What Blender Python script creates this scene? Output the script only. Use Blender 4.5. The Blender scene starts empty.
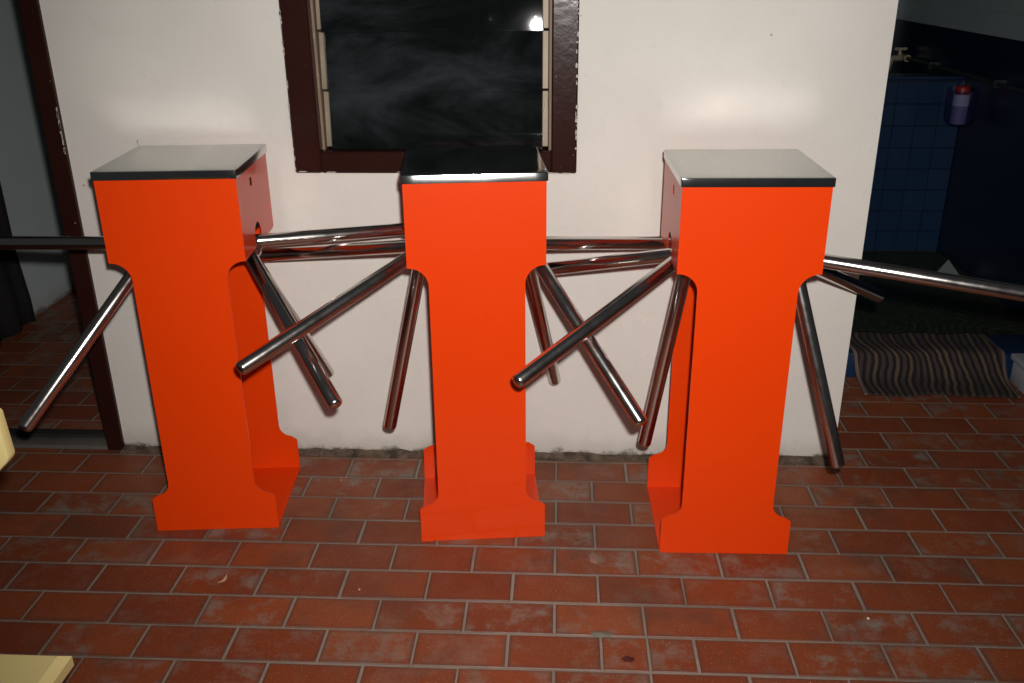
import bpy, bmesh, math, random
from mathutils import Vector, Matrix
random.seed(7)
scene = bpy.context.scene
COL = scene.collection

# ------------------------------------------------------------------ camera
FPX, YAW, PIT, ROL, CH = 920.26, -0.0536, 0.3928, -0.0097, 1.451
cam_d = bpy.data.cameras.new('camera'); cam = bpy.data.objects.new('camera', cam_d); COL.objects.link(cam)
cam_d.sensor_width = 36.0; cam_d.lens = FPX / 1024 * 36.0; cam_d.clip_start = 0.02
f = Vector((math.sin(YAW) * math.cos(PIT), math.cos(YAW) * math.cos(PIT), -math.sin(PIT)))
r0 = Vector((math.cos(YAW), -math.sin(YAW), 0)); u0 = r0.cross(f)
rv = r0 * math.cos(ROL) + u0 * math.sin(ROL); uv = -r0 * math.sin(ROL) + u0 * math.cos(ROL)
M = Matrix((rv, uv, -f)).transposed().to_4x4(); M.translation = Vector((0, 0, CH))
cam.matrix_world = M
scene.camera = cam

# ------------------------------------------------------------------ world, flash, exposure
w = bpy.data.worlds.new('world'); scene.world = w; w.use_nodes = True
w.node_tree.nodes['Background'].inputs[0].default_value = (0.93, 0.97, 1.0, 1)
w.node_tree.nodes['Background'].inputs[1].default_value = 0.027
sp = bpy.data.lights.new('camera_flash', 'SPOT'); sp.energy = 240; sp.shadow_soft_size = 0.022
sp.spot_size = math.radians(94); sp.spot_blend = 1.0; sp.color = (1.0, 0.965, 0.925)
spo = bpy.data.objects.new('camera_flash', sp); COL.objects.link(spo)
fm = M.copy(); fm.translation = Vector((0.05, 0.0, CH + 0.095))
spo.matrix_world = fm @ Matrix.Rotation(math.radians(3), 4, 'X') @ Matrix.Rotation(math.radians(-1), 4, 'Y')
scene.view_settings.view_transform = 'Standard'; scene.view_settings.look = 'None'
scene.view_settings.exposure = 0.0; scene.view_settings.gamma = 1.0
scene.view_settings.use_curve_mapping = False
scene.cycles.blur_glossy = 0.0            # keep the glint of the flash off the steel lids on the wall
scene.cycles.sample_clamp_indirect = 0.0

# ------------------------------------------------------------------ helpers
def link(o, parent=None):
    COL.objects.link(o)
    if parent is not None: o.parent = parent
    return o
def meshobj(name, bm, mat, parent=None, smooth=False):
    me = bpy.data.meshes.new(name); bm.normal_update(); bm.to_mesh(me); bm.free()
    if mat: me.materials.append(mat)
    if smooth:
        for p in me.polygons: p.use_smooth = True
        try: me.set_sharp_from_angle(angle=math.radians(35))
        except Exception: pass
    return link(bpy.data.objects.new(name, me), parent)
def empty(name, loc=(0, 0, 0), rz=0.0):
    o = bpy.data.objects.new(name, None); o.location = loc; o.rotation_euler = (0, 0, rz); o.empty_display_size = .05
    return link(o)
def tag(o, label, cat, group=None):
    o['label'] = label; o['category'] = cat
    if group: o['group'] = group
    return o
def structure(o): o['kind'] = 'structure'; return o
def box(bm, x0, x1, y0, y1, z0, z1):
    v = [bm.verts.new(c) for c in ((x0,y0,z0),(x1,y0,z0),(x1,y1,z0),(x0,y1,z0),(x0,y0,z1),(x1,y0,z1),(x1,y1,z1),(x0,y1,z1))]
    for q in ((3,2,1,0),(4,5,6,7),(0,1,5,4),(1,2,6,5),(2,3,7,6),(3,0,4,7)): bm.faces.new([v[i] for i in q])
def bevel(bm, w, seg=2):
    bmesh.ops.bevel(bm, geom=list(bm.edges), offset=w, segments=seg, profile=.5, affect='EDGES')
def bbox(name, x0, x1, y0, y1, z0, z1, mat, parent=None, bev=0, seg=2):
    bm = bmesh.new(); box(bm, x0, x1, y0, y1, z0, z1)
    if bev: bevel(bm, bev, seg)
    return meshobj(name, bm, mat, parent, smooth=bool(bev))
def tube(bm, a, b, r, seg=20, cap=0.0, r2=None):
    """tube from a to b; rounded end at b when cap>0"""
    a = Vector(a); b = Vector(b); d = (b - a).normalized()
    up = Vector((0, 0, 1)) if abs(d.z) < .9 else Vector((1, 0, 0))
    s = d.cross(up).normalized(); t = s.cross(d)
    r2 = r if r2 is None else r2
    rings = [(a, r)]
    if cap > 0:
        base = b - d * cap
        rings.append((base, r2))
        for k in range(1, 5):
            th = k / 5 * math.pi / 2
            rings.append((base + d * cap * math.sin(th), r2 * (1 - .999 * (1 - math.cos(th)))))
    else: rings.append((b, r2))
    R = [[bm.verts.new(c + (s * math.cos(2*math.pi*i/seg) + t * math.sin(2*math.pi*i/seg)) * rr) for i in range(seg)] for c, rr in rings]
    for A, B in zip(R, R[1:]):
        for i in range(seg): bm.faces.new((A[i], A[(i+1) % seg], B[(i+1) % seg], B[i]))
    bm.faces.new(R[0][::-1]); bm.faces.new(R[-1])
def prism(bm, pts, y0, y1):
    """outline pts (x,z) counter-clockwise seen from -y, extruded from y0 to y1"""
    A = [bm.verts.new((x, y0, z)) for x, z in pts]; B = [bm.verts.new((x, y1, z)) for x, z in pts]
    n = len(pts); bm.faces.new(A); bm.faces.new(B[::-1])
    for i in range(n): bm.faces.new((A[(i+1) % n], A[i], B[i], B[(i+1) % n]))

# ------------------------------------------------------------------ materials
def nt(name):
    m = bpy.data.materials.new(name); m.use_nodes = True
    t = m.node_tree; b = t.nodes['Principled BSDF']
    return m, t, b
def N(t, typ, **kw):
    n = t.nodes.new(typ)
    for k, v in kw.items():
        if k in n.inputs: n.inputs[k].default_value = v
        else: setattr(n, k, v)
    return n
def mixc(t, fac, a, b, blend='MIX'):
    n = t.nodes.new('ShaderNodeMix'); n.data_type = 'RGBA'; n.blend_type = blend
    for sock, val in ((n.inputs[0], fac), (n.inputs[6], a), (n.inputs[7], b)):
        if hasattr(val, 'is_linked') or isinstance(val, bpy.types.NodeSocket): t.links.new(val, sock)
        else: sock.default_value = val
    return n.outputs[2]
def ramp(t, src, stops):
    n = t.nodes.new('ShaderNodeValToRGB'); t.links.new(src, n.inputs[0])
    e = n.color_ramp.elements
    while len(e) < len(stops): e.new(.5)
    for k, (pos, c) in enumerate(stops):
        e[k].position = pos; e[k].color = (c, c, c, 1) if not hasattr(c, '__len__') else c
    return n.outputs[0]
def noise(t, scale, detail=4, rough=.55, vec=None, kind='Object', dist=0.0):
    n = N(t, 'ShaderNodeTexNoise', Scale=scale, Detail=detail, Roughness=rough, Distortion=dist)
    if vec is None: vec = t.nodes.new('ShaderNodeTexCoord').outputs[kind]
    t.links.new(vec, n.inputs['Vector']); return n.outputs['Fac']
def bump(t, b, h, strength, dist):
    n = N(t, 'ShaderNodeBump', Strength=strength, Distance=dist); t.links.new(h, n.inputs['Height']); t.links.new(n.outputs[0], b.inputs['Normal'])
def math_(t, op, a, b=None, c=None, clamp=False):
    n = t.nodes.new('ShaderNodeMath'); n.operation = op; n.use_clamp = clamp
    for s, v in zip(n.inputs, (a, b, c)):
        if v is None: continue
        if isinstance(v, bpy.types.NodeSocket): t.links.new(v, s)
        else: s.default_value = v
    return n.outputs[0]
def smooth01(t, v, lo, hi):
    n = t.nodes.new('ShaderNodeMapRange'); n.interpolation_type = 'SMOOTHSTEP'
    t.links.new(v, n.inputs[0]); n.inputs[1].default_value = lo; n.inputs[2].default_value = hi
    return n.outputs[0]
def plain(name, col, rough=.5, metal=0.0, bumpy=0.0, bscale=60, var=.06, spec=.5):
    m, t, b = nt(name)
    c = (*col, 1); d = tuple(max(0, v * (1 - var * 2)) for v in col) + (1,)
    f_ = noise(t, 9, 5)
    t.links.new(mixc(t, f_, d, c), b.inputs['Base Color'])
    b.inputs['Roughness'].default_value = rough; b.inputs['Metallic'].default_value = metal
    b.inputs['Specular IOR Level'].default_value = spec
    if bumpy: bump(t, b, noise(t, bscale, 4), bumpy, .002)
    return m

# orange enamel
def enamel():
    m, t, b = nt('orange_enamel')
    f_ = noise(t, 3, 3)
    t.links.new(mixc(t, f_, (.70, .0425, .001, 1), (.75, .048, .0012, 1)), b.inputs['Base Color'])
    b.inputs['Roughness'].default_value = .35
    b.inputs['Specular IOR Level'].default_value = .22
    b.inputs['Coat Weight'].default_value = .25; b.inputs['Coat Roughness'].default_value = .06
    bump(t, b, noise(t, 220, 3), .04, .001)
    return m
ENAMEL = enamel()
def chrome():
    m, t, b = nt('polished_steel_tube')
    b.inputs['Base Color'].default_value = (.66, .62, .59, 1); b.inputs['Metallic'].default_value = 1
    r_ = noise(t, 30, 4); t.links.new(ramp(t, r_, [(.3, .15), (.75, .24)]), b.inputs['Roughness'])
    return m
CHROME = chrome()
def lidmat(name, r0, r1, wav, haze=0.0):
    m, t, b = nt(name)
    b.inputs['Base Color'].default_value = (.52, .53, .52, 1); b.inputs['Metallic'].default_value = 1
    n = noise(t, 5, 5, .6); t.links.new(ramp(t, n, [(.3, r0), (.75, r1)]), b.inputs['Roughness'])
    bump(t, b, noise(t, 5.5, 1), wav, .004)
    if haze:                         # worn sheet: part of the light scatters, part still mirrors
        g2 = t.nodes.new('ShaderNodeBsdfAnisotropic'); g2.inputs['Color'].default_value = (.64, .65, .63, 1); g2.inputs['Roughness'].default_value = haze
        mx = t.nodes.new('ShaderNodeMixShader'); mx.inputs[0].default_value = .70
        t.links.new(b.outputs[0], mx.inputs[1]); t.links.new(g2.outputs[0], mx.inputs[2]); t.links.new(mx.outputs[0], t.nodes['Material Output'].inputs[0])
    return m
LID_BRUSHED = lidmat('dull_steel_lid', .08, .10, .0, .36)
LID_MIRROR = lidmat('mirror_steel_lid', .09, .15, .10)
BLACK = plain('black_hole', (.006, .005, .005), .8, spec=.1)

def wallmat(name, col, stain):
    m, t, b = nt(name)
    tc = t.nodes.new('ShaderNodeTexCoord'); g = t.nodes.new('ShaderNodeNewGeometry')
    sx = t.nodes.new('ShaderNodeSeparateXYZ'); t.links.new(g.outputs['Position'], sx.inputs[0])
    n1 = noise(t, 2.2, 6, .6, g.outputs['Position']); n2 = noise(t, 30, 5, .6, g.outputs['Position'])
    c = mixc(t, smooth01(t, n1, .35, .7), tuple(v * .93 for v in col) + (1,), (*col, 1))
    c = mixc(t, math_(t, 'MULTIPLY', smooth01(t, n2, .55, .8), .12), c, (.45, .40, .33, 1))
    # specks
    n4 = noise(t, 55, 1, .4, g.outputs['Position'])
    c = mixc(t, math_(t, 'MULTIPLY', smooth01(t, n4, .80, .86), .6), c, (.12, .10, .08, 1))
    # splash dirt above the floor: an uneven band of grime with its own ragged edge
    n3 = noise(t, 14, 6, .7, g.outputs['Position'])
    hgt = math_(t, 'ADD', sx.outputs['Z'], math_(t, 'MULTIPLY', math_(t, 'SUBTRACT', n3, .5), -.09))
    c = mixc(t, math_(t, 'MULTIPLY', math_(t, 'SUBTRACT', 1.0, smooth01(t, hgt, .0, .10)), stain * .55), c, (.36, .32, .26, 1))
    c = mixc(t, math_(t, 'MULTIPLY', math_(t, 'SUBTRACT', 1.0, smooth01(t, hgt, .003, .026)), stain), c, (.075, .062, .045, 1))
    t.links.new(c, b.inputs['Base Color']); b.inputs['Roughness'].default_value = .70
    b.inputs['Specular IOR Level'].default_value = .35
    bump(t, b, math_(t, 'ADD', n1, math_(t, 'MULTIPLY', n2, .25)), .35, .006)
    return m
PLASTER = wallmat('cream_wall_paint', (.72, .68, .625), .95)
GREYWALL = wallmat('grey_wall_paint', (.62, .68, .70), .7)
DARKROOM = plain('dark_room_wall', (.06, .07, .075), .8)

TILE_W, TILE_D = .207, .108
def tilemat():
    m, t, b = nt('terracotta_tile')
    oi = t.nodes.new('ShaderNodeObjectInfo'); g = t.nodes.new('ShaderNodeNewGeometry')
    P = g.outputs['Position']; rnd = oi.outputs['Random']
    c = mixc(t, rnd, (.190, .040, .0120, 1), (.270, .066, .020, 1))
    n1 = noise(t, 7, 6, .6, P)
    c = mixc(t, math_(t, 'MULTIPLY', smooth01(t, n1, .4, .75), .35), c, (.13, .026, .014, 1))
    # cement haze left on single tiles
    off = N(t, 'ShaderNodeVectorMath', operation='ADD'); t.links.new(P, off.inputs[0])
    cx = t.nodes.new('ShaderNodeCombineXYZ'); t.links.new(math_(t, 'MULTIPLY', rnd, 37.0), cx.inputs[2]); t.links.new(cx.outputs[0], off.inputs[1])
    n2 = noise(t, 13, 8, .72, off.outputs[0])
    amount = smooth01(t, math_(t, 'FRACT', math_(t, 'MULTIPLY', rnd, 7.31)), .25, 1.0)
    hz = math_(t, 'MULTIPLY', smooth01(t, n2, .45, .66), math_(t, 'MULTIPLY_ADD', amount, .95, .10))
    c = mixc(t, hz, c, (.215, .17, .135, 1))
    n3 = noise(t, 190, 4, .6, P)
    c = mixc(t, math_(t, 'MULTIPLY', smooth01(t, n3, .58, .70), .40), c, (.40, .30, .24, 1))
    n5 = noise(t, 3.1, 7, .68, P)
    c = mixc(t, math_(t, 'MULTIPLY', smooth01(t, n5, .50, .68), .5), c, (.065, .042, .032, 1))
    # grime that gathers along each tile's edges
    tcg = t.nodes.new('ShaderNodeTexCoord'); sg = t.nodes.new('ShaderNodeSeparateXYZ'); t.links.new(tcg.outputs['Generated'], sg.inputs[0])
    ex = math_(t, 'MULTIPLY', math_(t, 'SUBTRACT', .5, math_(t, 'ABSOLUTE', math_(t, 'SUBTRACT', sg.outputs['X'], .5))), TILE_W)
    ey = math_(t, 'MULTIPLY', math_(t, 'SUBTRACT', .5, math_(t, 'ABSOLUTE', math_(t, 'SUBTRACT', sg.outputs['Y'], .5))), TILE_D)
    ed = math_(t, 'ADD', math_(t, 'MINIMUM', ex, ey), math_(t, 'MULTIPLY', math_(t, 'SUBTRACT', n2, .5), -.022))
    c = mixc(t, math_(t, 'MULTIPLY', math_(t, 'SUBTRACT', 1.0, smooth01(t, ed, .0, .012)), .55), c, (.075, .045, .033, 1))
    t.links.new(c, b.inputs['Base Color'])
    t.links.new(ramp(t, n1, [(.3, .42), (.8, .62)]), b.inputs['Roughness'])
    b.inputs['Specular IOR Level'].default_value = .4
    bump(t, b, noise(t, 90, 5, .6, P), .2, .0015)
    return m
TILE = tilemat()
def groutmat():
    m, t, b = nt('grey_grout'); g = t.nodes.new('ShaderNodeNewGeometry')
    n1 = noise(t, 40, 6, .6, g.outputs['Position']); n2 = noise(t, 3, 4, .6, g.outputs['Position'])
    c = mixc(t, n1, (.19, .150, .118, 1), (.33, .27, .215, 1)); c = mixc(t, smooth01(t, n2, .4, .7), c, (.17, .135, .105, 1), 'MIX')
    t.links.new(c, b.inputs['Base Color']); b.inputs['Roughness'].default_value = .9
    bump(t, b, n1, .4, .003); return m
GROUT = groutmat()
def mortarmat():
    m, t, b = nt('dirty_mortar'); g = t.nodes.new('ShaderNodeNewGeometry')
    n1 = noise(t, 26, 7, .7, g.outputs['Position'])
    c = mixc(t, smooth01(t, n1, .3, .7), (.030, .020, .013, 1), (.16, .110, .075, 1))
    t.links.new(c, b.inputs['Base Color']); b.inputs['Roughness'].default_value = .95
    bump(t, b, n1, .8, .006); return m
MORTAR = mortarmat()
def framemat():
    m, t, b = nt('dark_brown_gloss_paint'); g = t.nodes.new('ShaderNodeNewGeometry')
    n1 = noise(t, 5, 4, .6, g.outputs['Position'])
    c = mixc(t, n1, (.020, .0058, .0045, 1), (.032, .0095, .0072, 1))
    n2 = noise(t, 75, 5, .7, g.outputs['Position'])
    c = mixc(t, smooth01(t, n2, .70, .74), c, (.42, .38, .33, 1))
    t.links.new(c, b.inputs['Base Color']); b.inputs['Roughness'].default_value = .24; b.inputs['Specular IOR Level'].default_value = .18
    bump(t, b, noise(t, 35, 4, .6, g.outputs['Position']), .25, .003); return m
FRAME = framemat()
CHIP = plain('bare_plaster_chip', (.50, .46, .42), .9)
def glassmat():
    m, t, b = nt('dusty_louvre_glass'); g = t.nodes.new('ShaderNodeNewGeometry')
    b.inputs['Base Color'].default_value = (.55, .60, .60, 1); b.inputs['Transmission Weight'].default_value = 1
    b.inputs['Roughness'].default_value = .02; b.inputs['IOR'].default_value = 1.5
    d = t.nodes.new('ShaderNodeBsdfDiffuse'); d.inputs[0].default_value = (.42, .50, .54, 1)
    mp = t.nodes.new('ShaderNodeMapping'); mp.inputs['Scale'].default_value = (1.0, 1, 2.2); t.links.new(g.outputs['Position'], mp.inputs[0])
    n1 = noise(t, 3.0, 6, .65, mp.outputs[0], dist=.6)
    n2 = noise(t, 150, 2, .5, g.outputs['Position'])
    oi = t.nodes.new('ShaderNodeObjectInfo')
    sx = t.nodes.new('ShaderNodeSeparateXYZ'); t.links.new(g.outputs['Position'], sx.inputs[0])
    f_ = math_(t, 'MULTIPLY', smooth01(t, n1, .36, .85), .065)
    f_ = math_(t, 'ADD', f_, math_(t, 'MULTIPLY', smooth01(t, n2, .80, .83), .25))
    f_ = math_(t, 'ADD', f_, .006)
    mx = t.nodes.new('ShaderNodeMixShader'); t.links.new(f_, mx.inputs[0]); t.links.new(b.outputs[0], mx.inputs[1]); t.links.new(d.outputs[0], mx.inputs[2])
    t.links.new(mx.outputs[0], t.nodes['Material Output'].inputs[0]); return m
GLASS = glassmat()
CLIP = plain('weathered_aluminium', (.30, .24, .17), .5, .3, .3, 40, .3)
CREAMTRIM = plain('tan_window_reveal', (.20, .13, .085), .6, 0, .2)
YELLOW = plain('pale_yellow_paint', (.66, .54, .23), .45, 0, .1, 30, .05)
CURTAIN = plain('black_cloth', (.012, .010, .011), .9)

# ------------------------------------------------------------------ floor
TW, TD, TX, TY = 0.2133, 0.1143, -1.3866, 2.0624
GAP = 0.0062
WALL_Y = 2.5566
floor_bm = bmesh.new(); box(floor_bm, -3.2, 2.2, -1.0, 6.2, -.06, -.0025)
floor = structure(meshobj('floor', floor_bm, GROUT))
def tile_mesh(wd, name='tile'):
    bm = bmesh.new(); hx, hy = wd / 2 - GAP / 2, TD / 2 - GAP / 2
    b_ = .0018
    lo = [bm.verts.new((sx * hx, sy * hy, -.010)) for sx, sy in ((-1,-1),(1,-1),(1,1),(-1,1))]
    md = [bm.verts.new((sx * hx, sy * hy, -b_)) for sx, sy in ((-1,-1),(1,-1),(1,1),(-1,1))]
    tp = [bm.verts.new((sx * (hx - b_), sy * (hy - b_), 0)) for sx, sy in ((-1,-1),(1,-1),(1,1),(-1,1))]
    for A, B in ((lo, md), (md, tp)):
        for i in range(4): bm.faces.new((A[i], A[(i+1) % 4], B[(i+1) % 4], B[i]))
    bm.faces.new(tp)
    me = bpy.data.meshes.new(name); bm.to_mesh(me); bm.free(); me.materials.append(TILE); return me
TM_FULL = tile_mesh(TW); TM_HALF = tile_mesh(TW / 2)
MI = cam.matrix_world.inverted()
def px(P):
    q = MI @ Vector(P); return (512 + FPX * q.x / -q.z, 341.5 - FPX * q.y / -q.z) if q.z < -.05 else (9e9, 9e9)
cand = []
for r in range(-22, 30):                       # row r spans y from TY-(r+1)*TD to TY-r*TD
    yc = TY - (r + .5) * TD
    ph = (.5 if r % 2 == 0 else 0.0)           # rows 0,2.. joints at half tiles
    if r in (2,): pass
    for k in range(-12, 22):
        xc = TX + (k + ph + .5) * TW
        if yc - TD / 2 > WALL_Y and -1.46 < xc and xc + TW / 2 < .868: continue     # under the wall block and the closed room
        if xc > .8 and yc - TD / 2 > 3.185: continue          # blue curb and wash room
        if yc > 5.2 or yc < -.6 or (xc + TW / 2 < -2.33 and yc > 2.5): continue
        if r == 3 and abs(xc - (TX + 7.5 * TW)) < .02:
            cand.append((xc - TW / 4, yc, 1)); cand.append((xc + TW / 4, yc, 1))
        else: cand.append((xc, yc, 0))
def seen(c):
    u, v = px((c[0], c[1], 0)); return -70 < u < 1094 and 0 < v < 740
vis = [c for c in cand if seen(c)]
vis.sort(key=lambda c: (Vector((c[0], c[1], 0)) - Vector((0, 0, CH))).length)
solo = set(vis[:290])
rest = bmesh.new()
for c in cand:
    if c in solo:
        o = bpy.data.objects.new('tile', TM_HALF if c[2] else TM_FULL); link(o, floor)
        o.location = (c[0] + random.uniform(-.0012, .0012), c[1] + random.uniform(-.001, .001), random.uniform(-.0008, .0004))
        o.rotation_euler = (random.uniform(-.003, .003), random.uniform(-.003, .003), random.uniform(-.006, .006) - .001)
    else:
        n0 = len(rest.verts); rest.from_mesh(TM_HALF if c[2] else TM_FULL); rest.verts.ensure_lookup_table()
        bmesh.ops.translate(rest, verts=rest.verts[n0:], vec=(c[0], c[1], 0))
o = meshobj('tile_field', rest, TILE, floor); o['kind'] = 'stuff'

# mortar skirting strip along the wall foot and round its right corner
def ragged_strip(name, x0, x1, y0, y1, z, mat, parent, n=60, seed=1, amp=.008):
    rr = random.Random(seed); bm = bmesh.new(); prev = None
    for i in range(n + 1):
        x = x0 + (x1 - x0) * i / n
        a = bm.verts.new((x, y0 + rr.uniform(-amp, amp), .0004)); m_ = bm.verts.new((x, (y0 + y1) / 2, z * rr.uniform(.2, .5)))
        c = bm.verts.new((x, y1, z * rr.uniform(.55, 1.4)))
        if prev:
            bm.faces.new((prev[0], a, m_, prev[1])); bm.faces.new((prev[1], m_, c, prev[2]))
        prev = (a, m_, c)
    return meshobj(name, bm, mat, parent, True)
wb = ragged_strip('baseboard_back', -1.40, .867, WALL_Y - .030, WALL_Y + .004, .014, MORTAR, None); structure(wb)

# ------------------------------------------------------------------ walls
WX0, WX1, WT = -1.40, .862, .16
OX0, OX1, OZ0, OZ1 = -.742, .047, .903, 1.98      # window hole
def wall_with_hole(bm):
    xs = [WX0, OX0 + .006, OX1 - .006, WX1]; zs = [-.01, OZ0 + .006, OZ1 - .006, 2.7]
    V = {}
    for yk, y in ((0, WALL_Y), (1, WALL_Y + WT)):
        for i, x in enumerate(xs):
            for j, z in enumerate(zs): V[i, j, yk] = bm.verts.new((x, y, z))
    for i in range(3):
        for j in range(3):
            if (i, j) == (1, 1): continue
            bm.faces.new((V[i,j,0], V[i+1,j,0], V[i+1,j+1,0], V[i,j+1,0]))
            bm.faces.new((V[i,j,1], V[i,j+1,1], V[i+1,j+1,1], V[i+1,j,1]))
    for i in range(3):
        bm.faces.new((V[i,0,0], V[i,0,1], V[i+1,0,1], V[i+1,0,0])); bm.faces.new((V[i,3,0], V[i+1,3,0], V[i+1,3,1], V[i,3,1]))
        bm.faces.new((V[0,i,0], V[0,i+1,0], V[0,i+1,1], V[0,i,1])); bm.faces.new((V[3,i,0], V[3,i,1], V[3,i+1,1], V[3,i+1,0]))
    bm.faces.new((V[1,1,0], V[2,1,0], V[2,1,1], V[1,1,1])); bm.faces.new((V[1,2,0], V[1,2,1], V[2,2,1], V[2,2,0]))
    bm.faces.new((V[1,1,0], V[1,1,1], V[1,2,1], V[1,2,0])); bm.faces.new((V[2,1,0], V[2,2,0], V[2,2,1], V[2,1,1]))
bm = bmesh.new(); wall_with_hole(bm); wall_back = structure(meshobj('wall_back', bm, PLASTER))
# walls of the closed room behind the window
structure(bbox('wall_room_left', -1.38, -1.26, WALL_Y + WT, 5.4, -.01, 2.7, GREYWALL))
structure(bbox('wall_room_right', .74, .858, WALL_Y + WT, 5.4, -.01, 2.7, GREYWALL))
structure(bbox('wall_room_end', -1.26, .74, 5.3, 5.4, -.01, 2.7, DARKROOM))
structure(bbox('ceiling', -3.2, 2.2, WALL_Y + .01, 6.2, 2.7, 2.8, GREYWALL))
# left passage
structure(bbox('wall_left', -2.45, -2.33, 2.70, 6.0, -.01, 2.7, GREYWALL))
structure(bbox('wall_left_end', -2.33, -1.38, 5.9, 6.0, -.01, 2.7, GREYWALL))
structure(bbox('wall_front_left', -3.2, -2.34, WALL_Y, WALL_Y + .14, -.01, 2.7, PLASTER))

# door opening: posts and threshold
door = structure(empty('door_1', (-1.42, WALL_Y, 0)))
def jamb(x0, x1):
    bm = bmesh.new(); box(bm, x0 + 1.42, x1 + 1.42, -.014, .13, 0.0, 2.05); bevel(bm, .003, 1)
    return meshobj('door_post', bm, FRAME, door)
jamb(-1.448, -1.395); jamb(-2.338, -2.285)
bm = bmesh.new(); box(bm, -2.285 + 1.42, -1.452 + 1.42, -.014, .13, 2.0, 2.05); meshobj('door_head', bm, FRAME, door)
# paint chipped off the post's edge showing plaster
rr = random.Random(3); bm = bmesh.new()
for k in range(16):
    z = .92 + rr.random() * .16; hgt = rr.uniform(.006, .018); wd = rr.uniform(.0015, .005)
    pts = [(.0245 - wd * rr.uniform(.6, 1.2), z), (.0245, z - hgt * .3), (.0252, z + hgt), (.0235 - wd * .4, z + hgt * .9)]
    prism(bm, pts, -.0152, -.0138)
meshobj('paint_chip', bm, CHIP, door)
thr_m = plain('worn_threshold_concrete', (.15, .135, .115), .9, 0, .6, 50, .35)
thr_d = plain('dark_sill_strip', (.020, .017, .016), .85, 0, .5, 60, .3)
trim1 = structure(bbox('trim_1', -2.33, -1.402, WALL_Y - .008, 2.606, -.008, .012, thr_m, None, .004, 2))
trim2 = structure(bbox('trim_2', -2.33, -1.402, 2.606, 2.648, -.008, .020, thr_d, None, .003, 2))

# ------------------------------------------------------------------ window
win = structure(empty('window_1', ((OX0 + OX1) / 2, WALL_Y, OZ0)))
cx0, cz0 = (OX0 + OX1) / 2, OZ0
FW = .076
hw = (OX1 - OX0) / 2; hh = OZ1 - OZ0
def wpart(name, x0, x1, y0, y1, z0, z1, mat, bev=.002, parent=win):
    return bbox(name, x0, x1, y0, y1, z0, z1, mat, parent, bev, 1)
wpart('frame_stile', -hw, -hw + FW, -.018, .09, 0, hh, FRAME, .004)
wpart('frame_stile', hw - FW + .006, hw, -.018, .09, 0, hh, FRAME, .004)
wpart('frame_rail', -hw + FW, hw - FW + .006, -.017, .09, 0, .060, FRAME, .003)
wpart('frame_rail', -hw + FW, hw - FW + .006, -.017, .09, hh - .06, hh, FRAME, .003)
# inner channels that hold the clips
CHL, CHR = -hw + FW, hw - FW + .006
wpart('channel', CHL, CHL + .008, .012, .075, .060, hh - .06, CREAMTRIM, .001)
wpart('channel', CHR - .008, CHR, .004, .075, .060, hh - .06, CREAMTRIM, .001)
PH = .1565; TILT = math.radians(4.6)
zb = .060 - .002
edges = [.966 - OZ0, 1.122 - OZ0, 1.279 - OZ0]
for k in range(6):
    z0 = .064 + k * PH
    gx0, gx1 = CHL + .022, CHR - .024
    bm = bmesh.new(); box(bm, gx0, gx1, -.0025, .0025, 0, PH + .002)
    pane = meshobj('louvre_pane', bm, GLASS, win); pane.location = (0, .030, z0 - .004); pane.rotation_euler = (-TILT + random.uniform(-.004, .004), 0, math.radians((.3, -.4, 1.95, .2, -.3, .4)[k]))
    for x0, x1 in ((CHL + .009, CHL + .0245), (CHR - .0265, CHR - .009)):
        bm = bmesh.new(); box(bm, x0, x1, -.006, .006, 0.002, PH - .003); bevel(bm, .002, 1)
        c = meshobj('louvre_clip', bm, CLIP, win); c.location = (0, .030, z0); c.rotation_euler = (-TILT, 0, 0)
# paint worn through at the frame's outer edge
rr = random.Random(11); bm = bmesh.new()
for k in range(70):
    if rr.random() < .35: x = hw - .003 + rr.uniform(-.002, .001); z = rr.uniform(.0, .55) ; wd, hg = rr.uniform(.001, .004), rr.uniform(.003, .014)
    elif rr.random() < .6: x = -hw + rr.uniform(.0, .003); z = rr.uniform(0, .5); wd, hg = rr.uniform(.001, .0025), rr.uniform(.003, .014)
    else: x = rr.uniform(-hw, hw); z = rr.uniform(0.0, .004); wd, hg = rr.uniform(.006, .02), rr.uniform(.0015, .004)
    prism(bm, [(x - wd, z), (x + wd * .6, z - hg * .2), (x + wd, z + hg * .7), (x - wd * .5, z + hg)], -.0192, -.0178)
meshobj('paint_chip', bm, CHIP, win)

# ------------------------------------------------------------------ turnstiles
CW, CD, CHT, LT, ZN, HF = .334, .326, .98, .0198, .7733, .1048
WAIST = .233
SHEET = .004
def arc(cx, cz, r, a0, a1, n=7):
    return [(cx + r * math.cos(math.radians(a0 + (a1 - a0) * i / n)), cz + r * math.sin(math.radians(a0 + (a1 - a0) * i / n))) for i in range(n + 1)]
def ipts():
    h, wv = CW / 2, WAIST / 2; g = h - wv
    R = .047
    right = [(h, 0), (h, HF - .010)] + arc(h - .008, HF - .008, .008, 0, 70, 3)
    # foot shoulder: slightly sloping, then concave fillet up to the waist
    r2 = .036
    right += [(wv + r2 * .92, HF + .008)] + arc(wv + r2, HF + .008 + r2, r2, 262, 180, 7)
    right += arc(wv + R, ZN - R, R, 180, 92, 8) + [(h, ZN), (h, CHT)]
    left = [(-x, z) for x, z in right[::-1]]
    return right + left
def panel_mesh(name):
    bm = bmesh.new(); prism(bm, ipts(), 0, SHEET)
    bm.normal_update(); bmesh.ops.triangulate(bm, faces=[f for f in bm.faces if len(f.verts) > 4])
    me = bpy.data.meshes.new(name); bm.to_mesh(me); bm.free(); me.materials.append(ENAMEL); return me
PANEL = panel_mesh('panel')
ARCH_Y, ARCH_R, ARCH_TOP = .150, .036, .832
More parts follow.
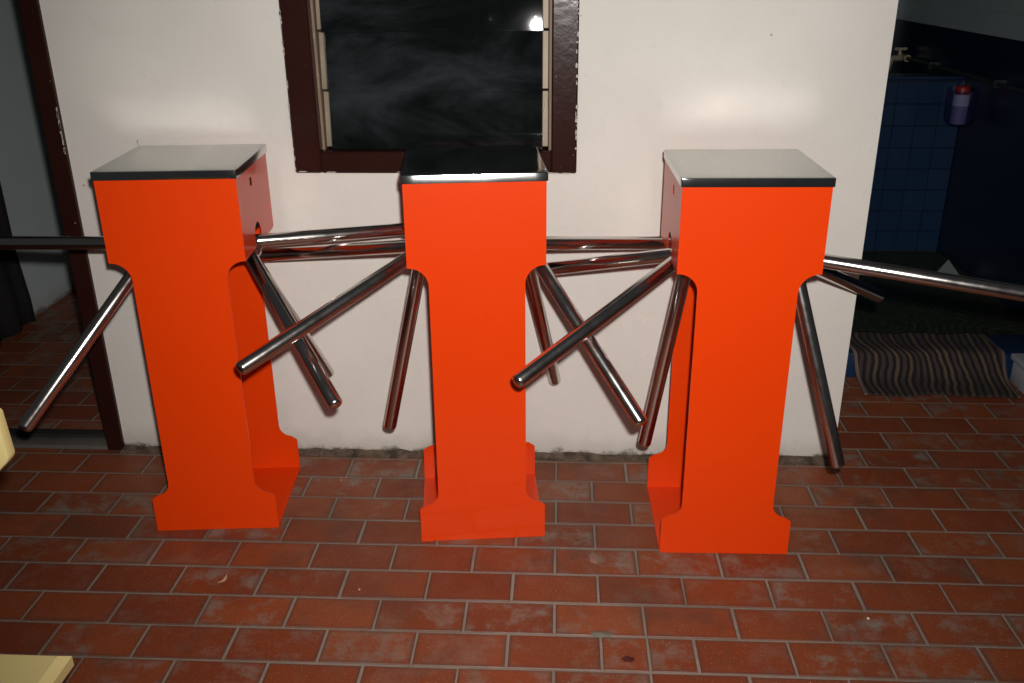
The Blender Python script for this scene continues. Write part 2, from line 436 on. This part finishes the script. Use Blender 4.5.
def side_mesh(name):
    """side sheet in the y/z plane with the hub arch and a square key hole, from z=ZN to CHT"""
    y0, y1 = SHEET, CD - SHEET
    ky0, ky1, kz0, kz1 = .126, .148, .930, .952
    bm = bmesh.new()
    def quadstrip(a, b):
        pass
    arch = arc(ARCH_Y, ARCH_TOP - ARCH_R, ARCH_R, 180, 0, 10)
    outline_low = [(y0, ZN), (ARCH_Y - ARCH_R, ZN)] + arch + [(ARCH_Y + ARCH_R, ZN), (y1, ZN), (y1, kz0), (ky1, kz0), (ky0, kz0), (y0, kz0)]
    loops = [outline_low, [(y0, kz0), (ky0, kz0), (ky0, kz1), (y0, kz1)], [(ky1, kz0), (y1, kz0), (y1, kz1), (ky1, kz1)],
             [(y0, kz1), (ky0, kz1), (ky1, kz1), (y1, kz1), (y1, CHT), (y0, CHT)]]
    for L in loops:
        A = [bm.verts.new((0, y, z)) for y, z in L]
        bm.faces.new(A)
    bmesh.ops.remove_doubles(bm, verts=bm.verts, dist=1e-5)
    g = bmesh.ops.extrude_face_region(bm, geom=list(bm.faces))
    bmesh.ops.translate(bm, verts=[v for v in g['geom'] if isinstance(v, bmesh.types.BMVert)], vec=(-.0012, 0, 0))
    bmesh.ops.recalc_face_normals(bm, faces=list(bm.faces))
    me = bpy.data.meshes.new(name); bm.to_mesh(me); bm.free(); me.materials.append(ENAMEL); return me
SIDE = side_mesh('side')
def lid_mesh(mat, name, flare=0.0, dish=.0004):
    bm = bmesh.new(); e = .0035
    box(bm, -CW/2 - e, CW/2 + e, -e - .002, CD + e + .002, CHT - .0008, CHT + LT)
    ed = [x for x in bm.edges if all(v.co.z > CHT + .01 for v in x.verts) or abs(x.verts[0].co.z - x.verts[1].co.z) > .005]
    bmesh.ops.bevel(bm, geom=ed, offset=.0028, segments=3, profile=.5, affect='EDGES')
    bmesh.ops.subdivide_edges(bm, edges=[x for x in bm.edges if x.calc_length() > .1], cuts=11, use_grid_fill=True)
    for v in bm.verts:
        if v.co.z > CHT + LT - 1e-4:      # the thin top sheet sags a little between its folded edges
            u_, v_ = v.co.x / CW + .5, v.co.y / CD
            if 0 < u_ < 1 and 0 < v_ < 1: v.co.z -= dish * math.sin(math.pi * u_) * math.sin(math.pi * v_)
        if v.co.y < -e and flare: v.co.y -= flare * (CHT + LT - v.co.z) / LT     # skirt bent outwards
    me = bpy.data.meshes.new(name); bm.normal_update(); bm.to_mesh(me); bm.free(); me.materials.append(mat)
    me.materials.append(LID_MIRROR)
    for p in me.polygons:
        p.use_smooth = True
        if p.normal.z < .3: p.material_index = 1       # the folded skirt kept its polish
    try: me.set_sharp_from_angle(angle=math.radians(40))
    except Exception: pass
    return me
CABS = [(-.9338, 2.1163, .0809), (-.1953, 2.0968, .1108), (.4421, 2.0545, .0147)]
# per turnstile: [left tripod, right tripod]; each arm as (start, end) in the room
ARMS = {
 (0, -1): [((-1.0678, 2.2487, .7829), (-1.6196, 2.2543, .7785)), ((-1.0537, 2.2515, .7703), (-1.283, 1.9096, .4184)), ((-1.0678, 2.2485, .7823), (-1.222, 2.5000, .330))],
 (0, 1): [((-.8228, 2.268, .781), (-.2926, 2.475, .7718)), ((-.8219, 2.2689, .7828), (-.5225, 1.9332, .481)), ((-.8229, 2.2684, .7823), (-.6863, 2.4924, .3044))],
 (1, -1): [((-.3336, 2.2268, .7887), (-.834, 2.4379, .6924)), ((-.3344, 2.2254, .7842), (-.7093, 1.8467, .6112)), ((-.3414, 2.2243, .7842), (-.4668, 2.2711, .2455))],
 (1, 1): [((-.089, 2.2533, .7864), (.4295, 2.475, .7254)), ((-.0827, 2.2535, .7863), (.1987, 1.9418, .4411)), ((-.0889, 2.2522, .7824), (-.0062, 2.4925, .291))],
 (2, -1): [((.3174, 2.1949, .7809), (-.1352, 2.3987, .6566)), ((.3167, 2.1956, .7829), (-.0893, 1.8602, .5818)), ((.3218, 2.1945, .7816), (.2392, 2.2295, .2274))],
 (2, 1): [((.562, 2.1976, .7771), (1.0731, 1.9917, .7477)), ((.5702, 2.1978, .7846), (.7062, 2.0512, .2714)), ((.5604, 2.1979, .7769), (.9138, 2.522, .5562))],
}
ARM_R = .0178
LABELS = ['orange tripod turnstile nearest the dark doorway, dull steel lid, arms on both sides',
          'middle orange turnstile under the window, with the mirror-bright steel lid',
          'orange tripod turnstile nearest the blue washroom and striped rug, dull grey lid']
for i, (x, y, a) in enumerate(CABS):
    T = tag(empty('turnstile', (x, y, 0), a), LABELS[i], 'turnstile', 'orange turnstiles lined up along the wall')
    inv = (Matrix.Translation((x, y, 0)) @ Matrix.Rotation(a, 4, 'Z')).inverted()
    fp = link(bpy.data.objects.new('front_panel', PANEL), T)
    bp_ = link(bpy.data.objects.new('back_panel', PANEL), T); bp_.location = (0, CD - SHEET, 0)
    s1 = link(bpy.data.objects.new('side_panel', SIDE), T); s1.location = (CW / 2, 0, 0)
    s2 = link(bpy.data.objects.new('side_panel', SIDE), T); s2.location = (-CW / 2 + .0012, 0, 0)
    bbox('base_plate', -CW/2, CW/2, SHEET, CD - SHEET, .0008, .005, ENAMEL, T)
    link(bpy.data.objects.new('lid', lid_mesh(LID_MIRROR if i == 1 else LID_BRUSHED, 'lid', .0021 if i == 1 else 0.0)), T)
    bbox('mechanism_housing', -CW/2 + .0018, CW/2 - .0018, .03, CD - .04, .815, .97, BLACK, T)
    for s in (-1, 1):
        A = ARMS[i, s]
        st = sum((Vector(p) for p, _ in A), Vector()) / 3
        ax = sum(((Vector(q) - Vector(p)).normalized() for p, q in A), Vector()).normalized()
        st, ax = inv @ st, inv.to_3x3() @ ax
        bm = bmesh.new()
        tube(bm, st - ax * .012, st + ax * .036, .034, 28, .008)
        tube(bm, st + ax * .030, st + ax * .058, .030, 28, .012, .020)
        hub = meshobj('tripod_hub', bm, CHROME, T, True)
        for p, q in A:
            P, Q = inv @ Vector(p), inv @ Vector(q); d = (Q - P).normalized()
            bm = bmesh.new(); tube(bm, P + d * .030, Q + d * .006, ARM_R, 28, .011)
            arm = meshobj('arm', bm, CHROME, hub, True)

# ------------------------------------------------------------------ pale yellow chair at the left edge (mostly outside the frame)
chair = tag(empty('wooden_chair', (-.94, .92, 0)), 'pale yellow painted chair cut off by the left edge of the photo', 'chair')
def cpart(name, x0, x1, y0, y1, z0, z1, bev=.006, rx=0):
    o = bbox(name, x0 + .94, x1 + .94, y0 - .92, y1 - .92, z0, z1, YELLOW, chair, bev, 2); return o
bm = bmesh.new()
sx0, sx1, sy0, sy1, zt = -1.19 + .94, -.762 + .94, .66 - .92, 1.118 - .92, .452
e1 = .014
lo = [bm.verts.new((a_, b_, zt - .030)) for a_, b_ in ((sx0, sy0), (sx1, sy0), (sx1, sy1), (sx0, sy1))]
mi = [bm.verts.new((a_, b_, zt - .012)) for a_, b_ in ((sx0, sy0), (sx1, sy0), (sx1, sy1), (sx0, sy1))]
tp = [bm.verts.new((a_, b_, zt)) for a_, b_ in ((sx0 + e1, sy0 + e1), (sx1 - e1, sy0 + e1), (sx1 - e1, sy1 - e1), (sx0 + e1, sy1 - e1))]
for A, B in ((lo, mi), (mi, tp)):
    for i in range(4): bm.faces.new((A[i], A[(i+1) % 4], B[(i+1) % 4], B[i]))
bm.faces.new(tp); bm.faces.new(lo[::-1]); meshobj('seat', bm, YELLOW, chair)
for lx, ly in ((-1.17, .68), (-.79, .68)): cpart('leg', lx, lx + .035, ly, ly + .035, 0, .423, .004)
for lx in (-1.17, -1.0):
    bm = bmesh.new(); box(bm, -.0175, .0175, -.0125, .0125, 0, .80); bevel(bm, .004, 1)
    o = meshobj('back_post', bm, YELLOW, chair); o.location = (lx + .0175 + .94, 1.126 - .92, 0); o.rotation_euler = (-.06, 0, 0)
# top rail of the backrest with a cut-off lower corner
pts = [(-1.19, .705), (-.884, .705), (-.843, .744), (-.8385, .752), (-.842, .826), (-.846, .830), (-1.19, .835)]
bm = bmesh.new(); prism(bm, [(a_ + .94, b_) for a_, b_ in pts], 1.194 - .92, 1.216 - .92)
bevel(bm, .004, 2); meshobj('backrest_rail', bm, YELLOW, chair, True)

# ------------------------------------------------------------------ dark curtain beyond the doorway
bm = bmesh.new(); n = 40; prev = None
for i in range(n + 1):
    yy = 2.80 + (3.60 - 2.80) * i / n
    col = []
    for j, z in enumerate((.02, .12, .35, .8, 1.4, 2.1)):
        sw = .014 * math.sin(i * .8) * (1.2 - .4 * j / 5) + .012
        flare = (.03 if j < 2 else 0) * (i / n)
        col.append(bm.verts.new((-2.322 + .028 + sw, yy + flare, z)))
    if prev:
        for j in range(5): bm.faces.new((prev[j], col[j], col[j+1], prev[j+1]))
    prev = col
cur = meshobj('curtain', bm, CURTAIN, None, True); tag(cur, 'black cloth hanging on the grey passage wall at the left edge', 'curtain')
md = cur.modifiers.new('thick', 'SOLIDIFY'); md.thickness = .004; md.offset = 1

# ------------------------------------------------------------------ washroom on the right
def bluetile(name, col, scale):
    m, t, b = nt(name); g = t.nodes.new('ShaderNodeNewGeometry')
    n1 = noise(t, 4, 5, .6, g.outputs['Position'])
    c = mixc(t, n1, tuple(v * .75 for v in col) + (1,), (*col, 1))
    n2 = noise(t, 60, 4, .6, g.outputs['Position']); c = mixc(t, math_(t, 'MULTIPLY', smooth01(t, n2, .66, .74), .25), c, (.25, .3, .34, 1))
    t.links.new(c, b.inputs['Base Color']); b.inputs['Roughness'].default_value = .3
    bump(t, b, n1, .1, .004); return m
BLUE = bluetile('blue_glazed_tile', (.008, .030, .080), 8)
DKBLUE = bluetile('dark_blue_glazed_tile', (.0045, .014, .036), 8)
PALE = bluetile('pale_grey_glazed_tile', (.085, .115, .12), 8)
def brickwall(m, size, mortar):
    """thin joint lines between glazed tiles too far away to build"""
    t = m.node_tree; b = t.nodes['Principled BSDF']; g = t.nodes.new('ShaderNodeNewGeometry')
    sx = t.nodes.new('ShaderNodeSeparateXYZ'); t.links.new(g.outputs['Position'], sx.inputs[0])
    fs = []
    for ax in ('Y', 'Z'):
        fr = math_(t, 'FRACT', math_(t, 'DIVIDE', sx.outputs[ax], size)); fs.append(math_(t, 'LESS_THAN', fr, .035))
    ln = math_(t, 'MAXIMUM', fs[0], fs[1])
    old = b.inputs['Base Color'].links[0].from_socket
    t.links.new(mixc(t, ln, old, mortar), b.inputs['Base Color'])
PALE_W = bluetile('pale_grey_tiled_wall', (.38, .46, .47), 8); brickwall(PALE_W, .11, (.25, .31, .32, 1))
DK_W = bluetile('dark_blue_tiled_wall', (.0045, .014, .036), 8); brickwall(DK_W, .11, (.003, .008, .02, 1))
wr = structure(bbox('wall_right', 2.01, 2.13, WALL_Y + .02, 6.1, -.01, 1.105, DK_W))
structure(bbox('wall_right_upper', 2.014, 2.13, WALL_Y + .02, 6.1, 1.105, 2.7, PALE_W))
structure(bbox('wall_far', .86, 2.01, 6.0, 6.1, -.01, 1.105, DK_W))
structure(bbox('wall_far_upper', .86, 2.01, 6.004, 6.1, 1.105, 2.7, PALE_W))
curb = structure(bbox('trim_3', .866, 2.008, 3.185, 3.392, -.008, .098, BLUE, None, .006, 2))
# tiled water tank
tank = tag(empty('water_tank', (1.45, 4.83, 0)), 'waist-high water tank faced with blue tiles at the back of the washroom', 'tank')
tb = bbox('body', .88 - 1.45, 2.008 - 1.45, -.012, .12, 0, .885, DKBLUE, tank)
bbox('side_wall', .88 - 1.45, .98 - 1.45, .12, 1.16, 0, .885, DKBLUE, tank)
bbox('inner_floor', .98 - 1.45, 2.008 - 1.45, .12, 1.16, 0, .10, DKBLUE, tank)
tm = bmesh.new(); box(tm, -.053, .053, -.006, 0, -.052, .052); bevel(tm, .0015, 1)
tme = bpy.data.meshes.new('glazed_tile'); tm.to_mesh(tme); tm.free(); tme.materials.append(BLUE)
for r in range(8):
    for c in range(10):
        o = link(bpy.data.objects.new('glazed_tile', tme), tank)
        o.location = (.505 - c * .1095, -.0125 + random.uniform(0, .002), .055 + r * .1095)
        o.rotation_euler = (random.uniform(-.02, .02), 0, random.uniform(-.02, .02))
rm = bmesh.new(); box(rm, -.57, .557, -.020, .125, .885, .900); bevel(rm, .003, 1); meshobj('rim', rm, BLUE, tank)

# dark green patterned floor covering
def greenmat():
    m, t, b = nt('dark_green_patterned_vinyl'); g = t.nodes.new('ShaderNodeNewGeometry')
    v = N(t, 'ShaderNodeTexVoronoi', Scale=3.2); t.links.new(g.outputs['Position'], v.inputs['Vector'])
    rings = math_(t, 'SINE', math_(t, 'MULTIPLY', v.outputs['Distance'], 70.0))
    n1 = noise(t, 18, 5, .6, g.outputs['Position'])
    f_ = math_(t, 'MULTIPLY', smooth01(t, rings, -.2, .9), smooth01(t, n1, .35, .65))
    t.links.new(mixc(t, f_, (.014, .020, .012, 1), (.048, .060, .030, 1)), b.inputs['Base Color'])
    b.inputs['Roughness'].default_value = .55; return m
bm = bmesh.new(); box(bm, .866, 2.006, 3.396, 4.80, -.002, .003)
tag(meshobj('vinyl_mat', bm, greenmat()), 'dark green patterned floor covering behind the blue curb', 'floor mat')

# striped rug draped over the curb
def rugmat():
    m, t, b = nt('striped_woven_rug'); uvn = t.nodes.new('ShaderNodeUVMap')
    sx = t.nodes.new('ShaderNodeSeparateXYZ'); t.links.new(uvn.outputs[0], sx.inputs[0])
    u, v = sx.outputs['X'], sx.outputs['Y']
    wv = noise(t, 3.2, 3, .5, uvn.outputs[0])
    uu = math_(t, 'ADD', math_(t, 'MULTIPLY_ADD', math_(t, 'SINE', math_(t, 'MULTIPLY_ADD', v, 8.5, math_(t, 'MULTIPLY', u, 3.0))), .020, u), math_(t, 'MULTIPLY', math_(t, 'SUBTRACT', wv, .5), .06))
    fr = math_(t, 'FRACT', math_(t, 'MULTIPLY', uu, 22.0))
    stripe = math_(t, 'MULTIPLY', math_(t, 'GREATER_THAN', fr, .46), 1.0)
    idx = math_(t, 'FLOOR', math_(t, 'MULTIPLY', uu, 22.0))
    kind = math_(t, 'FRACT', math_(t, 'MULTIPLY', idx, .381))
    dash = math_(t, 'GREATER_THAN', math_(t, 'FRACT', math_(t, 'MULTIPLY', v, 46.0)), .5)
    base = mixc(t, kind, (.042, .030, .028, 1), (.066, .050, .042, 1))
    yel = mixc(t, dash, (.04, .025, .02, 1), (.18, .12, .045, 1))
    core = math_(t, 'MULTIPLY', math_(t, 'GREATER_THAN', fr, .58), math_(t, 'LESS_THAN', fr, .84))
    light = mixc(t, math_(t, 'MULTIPLY', core, math_(t, 'GREATER_THAN', kind, .55)), base, yel)
    c = mixc(t, stripe, (.012, .006, .007, 1), light)
    edge = math_(t, 'LESS_THAN', math_(t, 'MINIMUM', u, math_(t, 'SUBTRACT', 1.0, u)), .022)
    c = mixc(t, edge, c, (.15, .10, .085, 1))
    t.links.new(c, b.inputs['Base Color']); b.inputs['Roughness'].default_value = .95
    bump(t, b, noise(t, 260, 2, .5, uvn.outputs[0]), .6, .002); return m
prof = [(3.022, .008), (3.07, .009), (3.11, .012), (3.145, .024), (3.168, .05), (3.176, .078), (3.184, .100), (3.205, .108), (3.26, .106), (3.32, .106), (3.368, .106)]
def catmull(P, t_):
    n_ = len(P) - 1; s = min(int(t_ * n_), n_ - 1); f_ = t_ * n_ - s
    g_ = lambda k: P[max(0, min(n_, k))]
    return tuple(.5 * (2*g_(s)[d] + (g_(s+1)[d]-g_(s-1)[d])*f_ + (2*g_(s-1)[d]-5*g_(s)[d]+4*g_(s+1)[d]-g_(s+2)[d])*f_*f_ + (3*g_(s)[d]-g_(s-1)[d]-3*g_(s+1)[d]+g_(s+2)[d])*f_**3) for d in (0, 1))
bm = bmesh.new(); uvl = bm.loops.layers.uv.new('UVMap'); NU, NV = 40, 40; G = []
for j in range(NV + 1):
    tv = j / NV; yy, zz = catmull(prof, tv); row = []
    for i in range(NU + 1):
        tu = i / NU; xx = 1.095 + .545 * tu + .006 * math.sin(tv * 6.0)
        zz2 = zz + .003 * math.sin(tu * 17 + tv * 5) + .002
        row.append((bm.verts.new((xx, yy - .010 * math.sin(tu * 9) * (1 - tv), max(zz2, .005))), tu, tv))
    G.append(row)
for j in range(NV):
    for i in range(NU):
        q = (G[j][i], G[j][i+1], G[j+1][i+1], G[j+1][i]); fc = bm.faces.new([k[0] for k in q])
        for lp, k in zip(fc.loops, q): lp[uvl].uv = (k[1], k[2])
rug = meshobj('striped_rug', bm, rugmat(), None, True); tag(rug, 'dark striped woven rug draped from the red tiles over the blue curb', 'rug')
md = rug.modifiers.new('thick', 'SOLIDIFY'); md.thickness = .005; md.offset = -1
# fringe knots along the front edge
# white box at the right edge
WHITE = plain('white_plastic', (.46, .47, .52), .5)
wbx = tag(empty('plastic_box', (1.817, 2.96, 0)), 'white plastic box beside the striped rug at the right edge', 'box')
bbox('body', -.155, .155, -.21, .205, .001, .088, WHITE, wbx, .006, 2)
bbox('cover', -.165, .165, -.22, .212, .088, .112, WHITE, wbx, .006, 2)

# pipe with tap, bag and bottle
PIPE = plain('grey_pipe', (.020, .024, .028), .5); BRASS = plain('cream_tap', (.27, .24, .17), .4, 0)
pipe = tag(empty('water_pipe', (1.985, 4.9, .914)), 'dark water pipe running along the blue washroom wall', 'pipe')
bm = bmesh.new(); tube(bm, (-.012, .66, 0), (-.012, -1.7, 0), .011, 12); meshobj('tube', bm, PIPE, pipe, True)
for yy in (.3, -.5, -1.3): bbox('pipe_clip', -.026, .025, yy - .008, yy + .008, -.016, .016, PIPE, pipe)
tap = tag(empty('water_tap', (1.973, 5.585, .914)), 'cream water tap on the end of the pipe above the tank', 'tap')
bm = bmesh.new(); tube(bm, (0, -.02, 0), (0, .06, 0), .020, 14); tube(bm, (0, .03, 0), (-.075, .03, -.004), .018, 14); tube(bm, (-.07, .03, .004), (-.085, .03, -.075), .015, 14); meshobj('tap_body', bm, BRASS, tap, True)
bm = bmesh.new(); tube(bm, (-.03, .03, .0), (-.03, .03, .045), .011, 10); box(bm, -.065, .005, .02, .04, .042, .056); meshobj('tap_handle', bm, BRASS, tap)
BAGM = plain('blue_plastic_bag', (.012, .022, .085), .4); RED = plain('red_cap', (.30, .012, .012), .45); LABEL = plain('white_bottle', (.62, .60, .64), .5); LILAC = plain('lilac_label', (.26, .20, .34), .5); REDINK = plain('red_label_mark', (.32, .03, .03), .5)
tb_ = BAGM.node_tree; trn = tb_.nodes.new('ShaderNodeBsdfTransparent'); trn.inputs[0].default_value = (.75, .80, .98, 1)
mxb = tb_.nodes.new('ShaderNodeMixShader'); mxb.inputs[0].default_value = .72      # thin see-through plastic
tb_.links.new(tb_.nodes['Principled BSDF'].outputs[0], mxb.inputs[1]); tb_.links.new(trn.outputs[0], mxb.inputs[2]); tb_.links.new(mxb.outputs[0], tb_.nodes['Material Output'].inputs[0])
by = 4.61
bag = tag(empty('plastic_bag', (1.915, by, .700)), 'small see-through blue plastic bag hung on the washroom pipe', 'bag')
bm = bmesh.new(); ringz = [(0, .044, .085), (.02, .054, .105), (.09, .058, .115), (.165, .056, .118)]
R = [[bm.verts.new((rx * math.cos(k * math.pi / 10), ry_ * math.sin(k * math.pi / 10), z)) for k in range(20)] for z, rx, ry_ in ringz]
for A, B in zip(R, R[1:]):
    for k in range(20): bm.faces.new((A[k], A[(k+1) % 20], B[(k+1) % 20], B[k]))
bm.faces.new(R[0][::-1]); o = meshobj('pouch', bm, BAGM, bag, True)
for yy in (-.115, .115):
    bm = bmesh.new(); tube(bm, (.012, yy, .158), (.040, yy * .9, .212), .007, 8); meshobj('handle', bm, BAGM, bag)
bot = tag(empty('bottle', (1.915, by, .704)), 'white bottle with a red cap standing in the blue bag', 'bottle')
bm = bmesh.new(); tube(bm, (0, 0, 0), (0, 0, .135), .036, 20); bo = meshobj('bottle_body', bm, LILAC, bot, True)
bm = bmesh.new(); tube(bm, (0, 0, .085), (0, 0, .137), .0368, 20); lb = meshobj('label_band', bm, LABEL, bo, True)
bm = bmesh.new(); tube(bm, (0, 0, .137), (0, 0, .178), .033, 20, .008); meshobj('cap', bm, RED, bot, True)

# scrap of white paper on the green floor
bm = bmesh.new(); a_ = [bm.verts.new(c) for c in ((1.86, 4.42, .004), (1.965, 4.40, .004), (1.93, 4.47, .062), (1.90, 4.50, .004))]
bm.faces.new((a_[0], a_[1], a_[2])); bm.faces.new((a_[0], a_[2], a_[3])); bm.faces.new((a_[1], a_[3], a_[2]))
tag(meshobj('paper_scrap', bm, plain('white_paper', (.18, .20, .21), .8)), 'folded white scrap lying on the green floor by the blue wall', 'paper')

# ------------------------------------------------------------------ litter on the tiles
def leaf():
    bm = bmesh.new(); n = 8; L = []
    for i in range(n + 1):
        t_ = i / n; wd = .0055 * math.sin(math.pi * min(1, t_ * .95 + .05)) ** .8 + .0004
        yy = .034 * t_; z = .003 + .010 * (t_ - .5) ** 2 * 2; cx = .006 * math.sin(t_ * 2.6)
        L.append((bm.verts.new((cx - wd, yy, z + .003)), bm.verts.new((cx, yy, z)), bm.verts.new((cx + wd, yy, z + .004))))
    for A, B in zip(L, L[1:]):
        bm.faces.new((A[0], A[1], B[1], B[0])); bm.faces.new((A[1], A[2], B[2], B[1]))
    o = meshobj('dried_leaf', bm, plain('dry_leaf', (.46, .28, .17), .8), None, True); o.location = (-.847, 1.868, .0); o.rotation_euler = (0, 0, -.25); return o
tag(leaf(), 'small curled dry leaf on the red tiles before the doorway turnstile', 'leaf')
def crumb(x, y, r, mat, label, name='crumb', cat='crumb'):
    bm = bmesh.new(); bmesh.ops.create_icosphere(bm, subdivisions=1, radius=r)
    for v in bm.verts: v.co *= random.uniform(.8, 1.15); v.co.z *= .6
    o = meshobj(name, bm, mat); o.location = (x, y, r * .5); return tag(o, label, cat)
PL = plain('plaster_crumb', (.70, .62, .52), .9)
crumb(.742, 1.804, .0042, PL, 'bright white crumb on the tiles in front of the right turnstile')
crumb(-.488, 1.866, .0030, PL, 'tiny white crumb on the tiles in front of the middle turnstile')
def splat(name, x, y, rx, ry, mat, label, cat, seed, z=.0012):
    rr = random.Random(seed); bm = bmesh.new(); n = 22; c = bm.verts.new((0, 0, z * 1.6)); R = []
    for k in range(n):
        a = 2 * math.pi * k / n; q = rr.uniform(.7, 1.12); R.append(bm.verts.new((rx * q * math.cos(a), ry * q * math.sin(a), .0004)))
    for k in range(n): bm.faces.new((c, R[k], R[(k+1) % n]))
    o = meshobj(name, bm, mat, None, True); o.location = (x, y, .0006); return tag(o, label, cat)
splat('mortar_splash', .108, 1.724, .026, .013, plain('pale_mortar', (.23, .20, .15), .95, 0, .8, 80, .3), 'grey splash of mortar on a tile edge in the foreground', 'mortar', 5, .0035)
splat('red_stain', .166, 1.645, .0145, .011, plain('red_paint_spot', (.075, .009, .006), .35), 'round dark red spot on the split tile in the foreground', 'stain', 6)
splat('tape_residue', .100, 2.018, .012, .030, plain('pink_residue', (.40, .21, .15), .7, 0, .5, 200, .3), 'pale torn tape residue on the tiles between middle and right turnstile', 'residue', 8)
